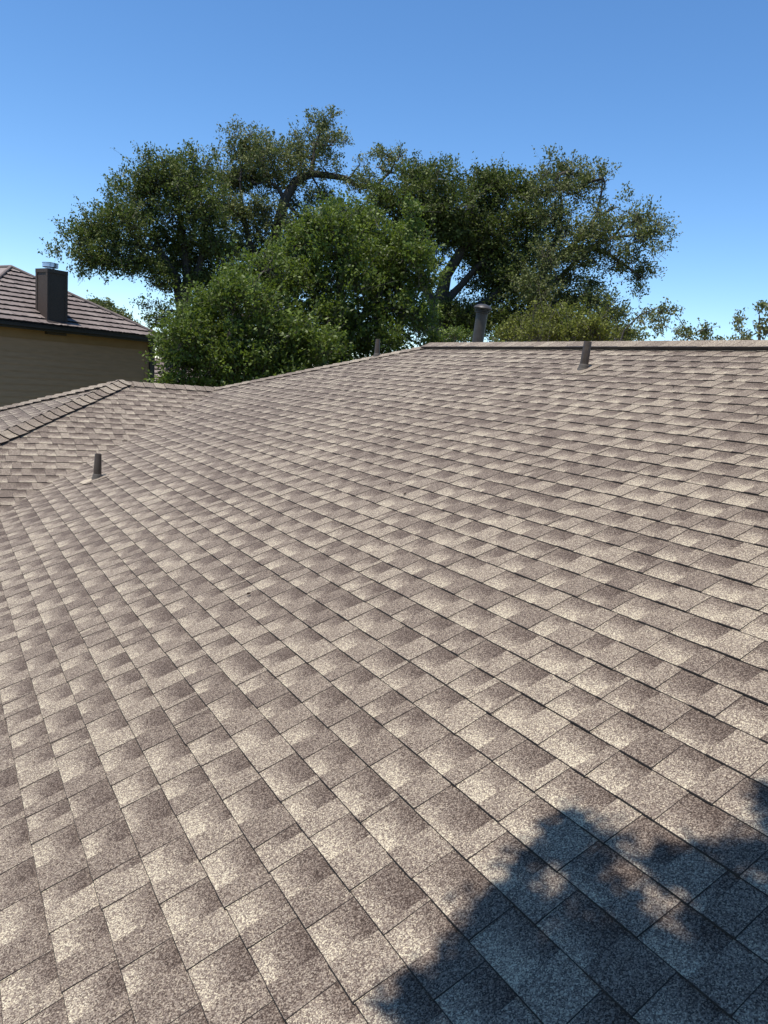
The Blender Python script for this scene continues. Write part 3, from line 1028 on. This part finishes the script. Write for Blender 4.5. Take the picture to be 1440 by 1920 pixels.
# --- dark oak right of centre
D = 36.0
t = Tree('oak_tree', 'broad dark oak behind the flue, its limbs leaning right across small gaps of sky', base_of(D, 828), group=OAKS, leaf=.115, mat=M_OAK)
bs = np.array(base_of(D, 828))
f1 = pxpath([(826, 640), (822, 590), (835, 517), (856, 485), (880, 450), (890, 400), (880, 350)], D, None)
f2 = pxpath([(824, 600), (843, 558), (862, 538), (890, 505), (930, 470), (950, 420)], D)
f3 = pxpath([(826, 620), (870, 590), (920, 560), (960, 520), (985, 470), (990, 410)], D)
f4 = pxpath([(822, 590), (790, 520), (770, 460), (785, 390), (800, 340)], D)
t.limb([bs] + f1, [.5, .45, .38, .26, .22, .17, .12, .06], 9); t.limb(f2, [.26, .2, .17, .14, .1, .05]); t.limb(f3, [.26, .2, .17, .13, .09, .05]); t.limb(f4, [.24, .19, .14, .1, .05])
nodes = f1[2:] + f2[1:] + f3[1:] + f4[1:]
px_clumps(t, D, [(785, 335, 28, 30), (800, 365, 40, 36), (835, 335, 34, 32), (760, 380, 38, 36), (730, 375, 32, 28), (715, 405, 34, 28), (850, 385, 44, 40), (888, 352, 20, 28), (895, 395, 34, 36), (935, 350, 28, 24), (945, 385, 36, 36), (925, 345, 30, 18),
                 (985, 365, 26, 26), (990, 410, 34, 40), (770, 430, 42, 36), (820, 440, 46, 38), (875, 440, 48, 40), (930, 440, 44, 42), (980, 460, 40, 40), (700, 440, 34, 30), (895, 475, 40, 26), (940, 495, 46, 34), (990, 510, 42, 36), (800, 480, 34, 26),
                 (905, 560, 34, 28), (950, 550, 46, 36), (1000, 560, 48, 40), (920, 600, 40, 26), (970, 600, 50, 30), (890, 535, 22, 18, {'dens': .6}), (1025, 600, 40, 30), (865, 610, 26, 20), (845, 590, 20, 26), (880, 600, 40, 36), (930, 620, 50, 28), (860, 425, 50, 40), (818, 625, 26, 22), (800, 600, 30, 26), (845, 632, 26, 16), (760, 470, 36, 40), (915, 520, 44, 22)],
          dens=1.15, limb_from=nodes, hole=.42, tone=.42, hs=.9)
px_clumps(t, D, [(785, 305, 8, 8), (838, 306, 10, 8), (893, 322, 8, 10), (950, 322, 8, 12), (966, 332, 8, 8), (920, 332, 10, 8)], dens=.7, up=.9, tlen=(.3, .6), tone=.5, hole=.3)
t.finish()

# --- right oak
D = 34.0
t = Tree('oak_tree', 'rightmost big oak, ragged tips trailing to the right over open sky', base_of(D, 1010), group=OAKS, leaf=.11, mat=M_OAK2)
bs = np.array(base_of(D, 1010))
h1 = pxpath([(1010, 650), (1005, 580), (1022, 500), (1045, 440), (1055, 390), (1045, 330)], D)
h2 = pxpath([(1022, 500), (1060, 470), (1100, 440), (1118, 405), (1128, 360), (1130, 335)], D)
h3 = pxpath([(1005, 560), (1050, 520), (1105, 465), (1150, 445), (1200, 440), (1240, 440)], D)
h4 = pxpath([(1008, 600), (1060, 560), (1110, 560), (1150, 585)], D)
h5 = pxpath([(1035, 488), (1080, 462), (1130, 470), (1170, 495), (1200, 520)], D)
t.limb([bs] + h1, [.3, .24, .19, .13, .09, .06, .03], 9); t.limb(h2, [.11, .09, .07, .05, .04, .02]); t.limb(h3, [.13, .10, .08, .06, .04, .02]); t.limb(h4, [.2, .14, .1, .05]); t.limb(h5, [.14, .1, .08, .06, .03])
nodes = h1[1:] + h2 + h3[1:] + h4[1:] + h5
px_clumps(t, D, [(1030, 325, 20, 24), (1042, 355, 30, 32), (1075, 325, 26, 24), (1085, 350, 24, 26), (1035, 400, 32, 34), (1060, 425, 34, 30), (1135, 345, 22, 26, {'dens': .7}), (1128, 390, 26, 28, {'dens': .6}), (1160, 385, 24, 26, {'dens': .8}),
                 (1170, 415, 32, 28), (1195, 410, 22, 20), (1105, 440, 34, 30, {'dens': .7}), (1145, 450, 38, 28), (1190, 450, 32, 22), (1225, 435, 22, 16), (1100, 485, 40, 28), (1150, 490, 36, 26), (1185, 490, 26, 24), (1200, 518, 18, 18),
                 (1055, 480, 34, 28), (1060, 525, 28, 22), (1095, 530, 30, 18, {'dens': .7}), (1100, 575, 44, 30), (1140, 575, 34, 30), (1155, 605, 36, 26), (1095, 605, 46, 26), (1060, 570, 30, 26), (1178, 590, 18, 18, {'dens': .7}), (1010, 540, 30, 34, {'dd': -1.6}), (1005, 600, 34, 34, {'dd': -1.6}), (1030, 480, 26, 26, {'dd': -1.4})],
          dens=1.0, limb_from=nodes, hole=.47, tone=.52)
px_clumps(t, D, [(1033, 300, 7, 12), (1068, 306, 10, 8), (1090, 312, 10, 10), (1122, 322, 8, 12), (1140, 322, 8, 8), (1180, 372, 12, 8), (1212, 396, 12, 10), (1248, 428, 14, 8), (1255, 438, 10, 5), (1238, 462, 12, 8), (1232, 480, 12, 6), (1230, 515, 10, 8), (1235, 418, 8, 10), (1200, 545, 6, 8), (1188, 535, 8, 12)],
          dens=.6, up=.5, tlen=(.4, .9), per=14, hole=.3, tone=.6)
t.finish()

# --- bright green tree in front
D = 27.0
t = Tree('maple_tree', 'bright fresh-green leafy tree in the middle, standing in front of the darker oaks', base_of(D, 640), leaf=.115, mat=M_GREEN)
bs = np.array(base_of(D, 640))
g1 = pxpath([(640, 690), (640, 600), (635, 500), (640, 430), (640, 390)], D)
g2 = pxpath([(640, 640), (700, 570), (740, 500), (760, 430)], D)
g3 = pxpath([(640, 640), (590, 560), (560, 500), (550, 460)], D)
t.limb([bs] + g1, [.28, .22, .18, .13, .08, .03], 8); t.limb(g2, [.15, .11, .07, .03]); t.limb(g3, [.15, .11, .07, .03])
nodes = g1 + g2 + g3
GK = dict(tlen=(.45, 1.05), up=.95, hole=.42, hs=1.9, tone=.55, per=18)
px_clumps(t, D, [(640, 410, 34, 30), (615, 430, 40, 34), (665, 425, 32, 30), (700, 440, 28, 28), (585, 460, 34, 34), (550, 490, 36, 34), (630, 475, 52, 44), (685, 485, 46, 44), (735, 460, 24, 32, {'dens': .8}), (730, 500, 40, 36), (775, 480, 22, 30, {'dens': .7}),
                 (520, 535, 42, 38), (575, 530, 48, 42), (640, 540, 54, 48), (700, 545, 50, 44), (755, 540, 42, 40), (790, 520, 24, 34, {'dens': .8}), (600, 595, 54, 42), (665, 600, 54, 42), (725, 600, 50, 40), (780, 590, 34, 36), (640, 650, 60, 34), (715, 640, 50, 28), (590, 650, 50, 34), (795, 615, 22, 22), (540, 590, 44, 40), (500, 600, 36, 36), (640, 700, 70, 30), (560, 710, 60, 30), (730, 680, 60, 28), (800, 650, 26, 24)],
          dens=1.25, limb_from=nodes, depth=1.1, **GK)
px_clumps(t, D, [(640, 378, 12, 12), (612, 398, 12, 12), (672, 398, 10, 14), (765, 402, 12, 26), (782, 430, 12, 18), (760, 440, 14, 14), (703, 410, 10, 14), (583, 428, 10, 14), (548, 455, 12, 14), (812, 500, 8, 16), (815, 590, 8, 12)],
          dens=.8, tlen=(.3, .7), up=1.0, hole=.3, tone=.7, per=14)
t.finish()

D = 25.0
t = Tree('maple_tree', 'lower fresh-green tree spreading beside the corner of the tan house', base_of(D, 430), leaf=.115, mat=M_GREEN)
bs = np.array(base_of(D, 430))
g1 = pxpath([(430, 720), (430, 650), (440, 590), (450, 550)], D)
g2 = pxpath([(430, 700), (370, 650), (340, 610)], D)
t.limb([bs] + g1, [.22, .18, .14, .08, .03], 8); t.limb(g2, [.12, .08, .03])
nodes = g1 + g2
px_clumps(t, D, [(352, 600, 30, 28), (385, 585, 36, 32), (470, 520, 34, 34), (510, 500, 34, 36), (435, 548, 34, 30), (430, 570, 36, 36), (475, 570, 42, 40), (340, 632, 28, 30), (370, 630, 46, 36), (425, 625, 46, 40), (480, 625, 48, 40), (530, 620, 44, 40), (318, 668, 20, 26, {'dens': .7}), (350, 680, 42, 34), (405, 680, 46, 34), (460, 680, 46, 34), (515, 670, 46, 34), (560, 680, 44, 30), (300, 700, 14, 16, {'dens': .6}), (330, 730, 40, 28), (400, 735, 56, 30), (480, 725, 56, 30), (550, 725, 56, 30)],
          dens=1.25, limb_from=nodes, depth=1.1, **GK)
px_clumps(t, D, [(335, 690, 34, 26), (385, 690, 40, 28), (440, 690, 44, 28), (500, 680, 44, 28), (560, 670, 44, 28), (600, 650, 40, 28), (330, 650, 24, 24)], dens=.9, hole=.2, up=.8, tone=.45, per=16)
px_clumps(t, D, [(320, 572, 12, 12), (352, 560, 10, 10), (400, 552, 10, 14), (440, 536, 12, 14), (470, 528, 12, 14)], dens=.7, tlen=(.3, .65), up=.9, hole=.3, tone=.65, per=14)
t.finish()

# --- olive shrub tops just over the ridge
D = 19.0
t = Tree('shrub', 'olive-green shrub with upright shoots showing above the ridge, right of the flue', base_of(D, 1040), cat='shrub', leaf=.06, mat=M_OLIVE)
bs = np.array(base_of(D, 1040))
s1 = pxpath([(1040, 690), (1040, 640), (1060, 610)], D)
t.limb([bs] + s1, [.1, .08, .06, .02], 6); t.limb(pxpath([(1040, 660), (1000, 630), (975, 612)], D), [.05, .03, .01]); t.limb(pxpath([(1040, 660), (1100, 630), (1135, 590)], D), [.05, .03, .01])
px_clumps(t, D, [(975, 618, 22, 16), (1005, 612, 26, 18), (1040, 610, 30, 20), (1075, 612, 30, 20), (1110, 615, 26, 18), (960, 632, 26, 14), (1010, 635, 40, 18), (1070, 638, 40, 18), (1120, 636, 36, 14), (1160, 634, 24, 8)],
          dens=2.6, tlen=(.25, .6), up=1.1, hole=.36, hs=2.5, tone=.5, per=18)
px_clumps(t, D, [(1000, 590, 6, 8), (1040, 588, 6, 8), (1090, 590, 6, 8), (1128, 592, 8, 10), (1142, 575, 5, 8), (1065, 588, 5, 6)], dens=2.2, tlen=(.3, .6), up=1.4, hole=.3, tone=.6, per=16)
t.finish()
D = 22.0
t = Tree('shrub', 'small green shrub seen between the dark oak trunk and the flue', base_of(D, 850), cat='shrub', leaf=.07, mat=M_GREEN)
t.limb([np.array(base_of(D, 850))] + pxpath([(850, 680), (850, 640)], D), [.06, .04, .02], 6)
px_clumps(t, D, [(848, 628, 20, 14), (872, 636, 16, 10), (925, 636, 20, 8)], dens=2.0, hole=.36, tone=.55, tlen=(.2, .5), up=.8)
t.finish()

# --- low tree right of the big oak, one long shoot arching over
D = 17.0
t = Tree('small_tree', 'thin small tree whose long leafy shoot arches down to the ridge at right', base_of(D, 1215), cat='tree', leaf=.065, mat=M_OAK2)
bs = np.array(base_of(D, 1150))
k1 = pxpath([(1150, 690), (1170, 620), (1200, 590), (1230, 578), (1255, 578), (1272, 595), (1285, 615), (1300, 634)], D)
t.limb([bs] + k1, [.06, .035, .02, .013, .010, .008, .006, .005, .003], 6)
px_clumps(t, D, [(1200, 596, 10, 7), (1220, 588, 14, 9), (1240, 582, 14, 9), (1232, 604, 8, 12), (1246, 610, 5, 6), (1262, 582, 8, 6), (1274, 598, 6, 8), (1284, 616, 7, 9), (1228, 615, 5, 6)],
          dens=3.2, tlen=(.12, .3), up=.0, hole=.28, hs=3, tone=.55, per=10, droop=.3)
t.finish()
D = 16.0
t = Tree('shrub', 'low ragged leaf tips along the ridge below the arching shoot', base_of(D, 1310), cat='shrub', leaf=.06, mat=M_OAK2)
t.limb([np.array(base_of(D, 1310))] + pxpath([(1310, 690), (1308, 635)], D), [.06, .04, .02], 6)
px_clumps(t, D, [(1268, 636, 14, 7), (1290, 632, 14, 9), (1308, 626, 12, 9), (1322, 618, 5, 12), (1328, 636, 14, 7), (1356, 640, 12, 4), (1378, 642, 8, 3), (1400, 642, 10, 4)],
          dens=3.4, tlen=(.12, .3), up=.6, hole=.28, hs=3, tone=.55, per=10)
t.finish()
t = Tree('shrub', 'upright leafy shoots at the far right edge above the ridge', base_of(D, 1420), cat='shrub', leaf=.06, mat=M_OAK2)
t.limb([np.array(base_of(D, 1420))] + pxpath([(1420, 690), (1424, 640), (1424, 590)], D), [.06, .04, .03, .01], 6)
px_clumps(t, D, [(1388, 618, 6, 12), (1384, 604, 4, 6), (1392, 634, 12, 9), (1412, 632, 14, 9), (1422, 612, 8, 16), (1424, 588, 6, 14), (1420, 574, 5, 6), (1438, 625, 12, 16), (1440, 585, 6, 10), (1455, 610, 14, 20)],
          dens=3.4, tlen=(.12, .32), up=.9, hole=.28, hs=3, tone=.55, per=10)
t.finish()

# --- distant tree behind the neighbour's roof
D = 62.0
t = Tree('oak_tree', 'small distant tree top peeping over the right hip of the tan house', base_of(D, 195), leaf=.22, mat=M_OAK2, group='distant trees')
t.limb([np.array(base_of(D, 195))] + pxpath([(195, 640), (195, 590)], D), [.3, .2, .1], 6)
px_clumps(t, D, [(178, 582, 20, 16), (200, 584, 20, 16), (220, 600, 18, 18), (238, 618, 18, 18), (200, 610, 40, 26)], dens=.5, hole=.36, tone=.6, tlen=(.5, .9), hs=.6)
t.finish()
D = 55.0
t = Tree('oak_tree', 'far tree low behind the dark oaks, showing through their lower gaps', base_of(D, 900), leaf=.2, mat=M_OAK2, group='distant trees')
t.limb([np.array(base_of(D, 900))] + pxpath([(900, 660), (900, 610)], D), [.3, .2, .1], 6)
px_clumps(t, D, [(300, 640, 30, 20), (860, 610, 40, 30), (930, 620, 40, 26), (1000, 620, 50, 26), (1080, 625, 50, 22), (1160, 632, 40, 14)][1:], dens=.5, hole=.36, tone=.5, tlen=(.5, .9), hs=.6)
t.finish()

# --- oak overhanging the near right of the roof (out of frame): its branch throws the leaf shadow
t = Tree('overhanging_oak', 'oak beside the roof whose overhead branch throws the leafy shadow at lower right', (1.0, -6.2, GZ), leaf=.055, mat=M_OAK)
tb = [np.array(p, float) for p in ((1.0, -6.2, GZ), (1.0, -6.1, -2), (.9, -5.6, .8), (.8, -4.4, 2.8), (.7, -2.6, 3.7), (.6, -.9, 3.2), (.45, .2, 2.6))]
t.limb(tb, [.35, .3, .25, .18, .11, .05, .02], 9)


def shadow_clump(px, py, r, dist, tw):
    d = ray(px, py)
    k = -1.575 / (N_main @ d)
    c = d * k + SUN * dist
    mpx = np.linalg.norm(d * k) / F_PX
    rr = r * mpx * .8
    t.leaf = .034
    t.clump(c, (rr, rr, rr * .8), tw, tlen=(.03, .09), per=7, hole=.2, hs=5, up=.1, tone=.5, out=.5)
    t.branch_to(tb[-1] if c[1] > 0 else tb[-2], c, .012, .004, kids=2, kl=.12, n=5)


for (px, py, r, f) in [(1075, 1545, 34, 1), (1036, 1590, 34, 1), (1150, 1582, 24, .5), (1106, 1642, 30, .9), (1070, 1615, 26, .8), (1250, 1612, 34, .6), (1293, 1638, 38, .9), (1330, 1650, 34, .9), (990, 1638, 26, .8), (936, 1700, 55, 1), (978, 1718, 46, 1), (1050, 1708, 26, .6),
                       (1121, 1684, 30, .8), (1180, 1712, 18, .5), (905, 1776, 55, 1.1), (965, 1790, 60, 1.2), (1075, 1785, 50, 1), (1130, 1760, 34, .8), (1376, 1673, 55, 1.2), (1420, 1600, 34, .9), (1438, 1496, 18, .8), (1450, 1545, 20, .8), (766, 1890, 42, 1), (870, 1830, 50, 1), (1420, 1720, 60, 1.2), (1330, 1720, 40, .9),
                       (940, 1860, 70, 1.3), (1030, 1860, 70, 1.3), (1100, 1850, 60, 1), (1220, 1780, 46, .9), (1200, 1850, 60, 1.1), (1280, 1830, 60, 1.1), (1360, 1810, 50, 1), (1430, 1810, 60, 1.2), (1380, 1890, 70, 1.2), (1240, 1910, 60, 1.1), (1150, 1930, 70, 1.2), (1060, 1950, 80, 1.3), (960, 1960, 80, 1.3), (870, 1915, 40, .8),
                       (1480, 1660, 60, 1), (1500, 1760, 80, 1.3), (1480, 1880, 90, 1.3), (1100, 2020, 100, 1.4), (1300, 2000, 110, 1.4)]:
    shadow_clump(px, py, r * .62, random.uniform(3.1, 3.9), int(r * f * .9))
t.leaf = .075  # rest of the unseen crown, with masses added to block sky light from the shade
for c, r, tw in (((-3.4, .6, 2.4), (1.1, 1.2, 1.5), 520), ((-3.7, 2.8, 2.4), (1.1, 1.3, 1.6), 520), ((-3.8, 5.2, 2.6), (1.3, 1.4, 1.9), 520), ((-3.2, -1.6, 3.2), (1.2, 1.2, 1.6), 520), ((-3.6, .6, 4.6), (.9, 1.2, .8), 420), ((-4.0, 2.8, 5.0), (1.0, 1.3, .9), 420), ((.8, -2.0, 4.6), (1.3, 1.1, .7), 420), ((2.2, -2.8, 4.4), (1.4, 1.2, .9), 420), ((-.6, -3.4, 4.6), (1.5, 1.3, .9), 420), ((1.2, -4.6, 5.2), (2.0, 1.6, 1.1), 600), ((3.0, -6.4, 4.2), (1.8, 1.6, 1.2), 400), ((-1.2, -6.8, 4.2), (1.8, 1.6, 1.2), 400), ((1.0, -8.0, 4.6), (2, 1.8, 1.3), 400), ((2.6, -1.4, 3.4), (1.3, .8, .7), 420), ((4.2, -1.6, 3.6), (1.3, .9, .8), 420), ((1.2, -1.2, 5.4), (1.6, .7, .7), 420), ((-1.2, -1.0, 4.6), (1.2, .8, .8), 300), ((-1.0, -.5, 3.4), (1.0, .5, .5), 300), ((.2, -.9, 3.3), (1.0, .5, .5), 300), ((1.6, -.9, 3.0), (.9, .45, .5), 300), ((2.0, .1, 5.8), (1.2, .6, .7), 420), ((3.2, .4, 5.4), (1.1, .6, .8), 420), ((4.3, .5, 4.6), (1.1, .6, .9), 420), ((.6, -.4, 6.2), (1.2, .5, .7), 420), ((3.0, -.5, 4.2), (1.0, .6, .7), 380), ((5.2, .2, 3.6), (1.0, .7, .9), 380), ((4.8, 1.3, 2.9), (1.1, .6, .9), 460), ((6.4, 2.0, 2.8), (1.2, .8, 1.1), 460), ((3.6, .7, 3.0), (.8, .45, .7), 360)):
    t.clump(c, r, tw, tlen=(.2, .4), per=14, hole=.36, tone=.5)
    t.branch_to(min(tb[2:5], key=lambda q: np.linalg.norm(q - np.array(c))), c, .06, .02, kids=3, kl=.7)
t.finish()

# ------------------------------------------------------------------ a few dead leaves lying on the shingles
M_DEAD = plain('dead_leaf', (0.045, 0.028, 0.018), .8)
for (px, py, lb) in ((468, 1118, 'small dark dead leaf lying on the left middle of the main slope'), (733, 911, 'tiny dark dead leaf on the main slope below the hip pipe'), (761, 930, 'tiny twig end caught at a shingle edge near the middle of the slope'), (1421, 785, 'dark curled dead leaf near the right edge of the roof'), (1263, 622 + 108, 'speck-like dead leaf on the courses just below the ridge at the right')):
    d = ray(px, py); k = -1.575 / (N_main @ d); c = d * k + N_main * .014
    mb = MB()
    L_ = .028; an = random.uniform(0, 3)
    u_ = U_main * math.cos(an) + A_main * math.sin(an); v_ = -U_main * math.sin(an) + A_main * math.cos(an)
    ring = [c + u_ * L_ * a + v_ * L_ * b + N_main * h for a, b, h in ((-.5, 0, 0), (-.2, .25, .008), (.2, .22, .006), (.5, 0, .002), (.2, -.22, .008), (-.2, -.25, .005))]
    for i in range(6): mb.poly([c - N_main * .002, ring[i], ring[(i + 1) % 6]])
    o = mb.build('dead_leaf', M_DEAD)
    tag(o, lb, 'leaf', 'dead leaves on the main slope')
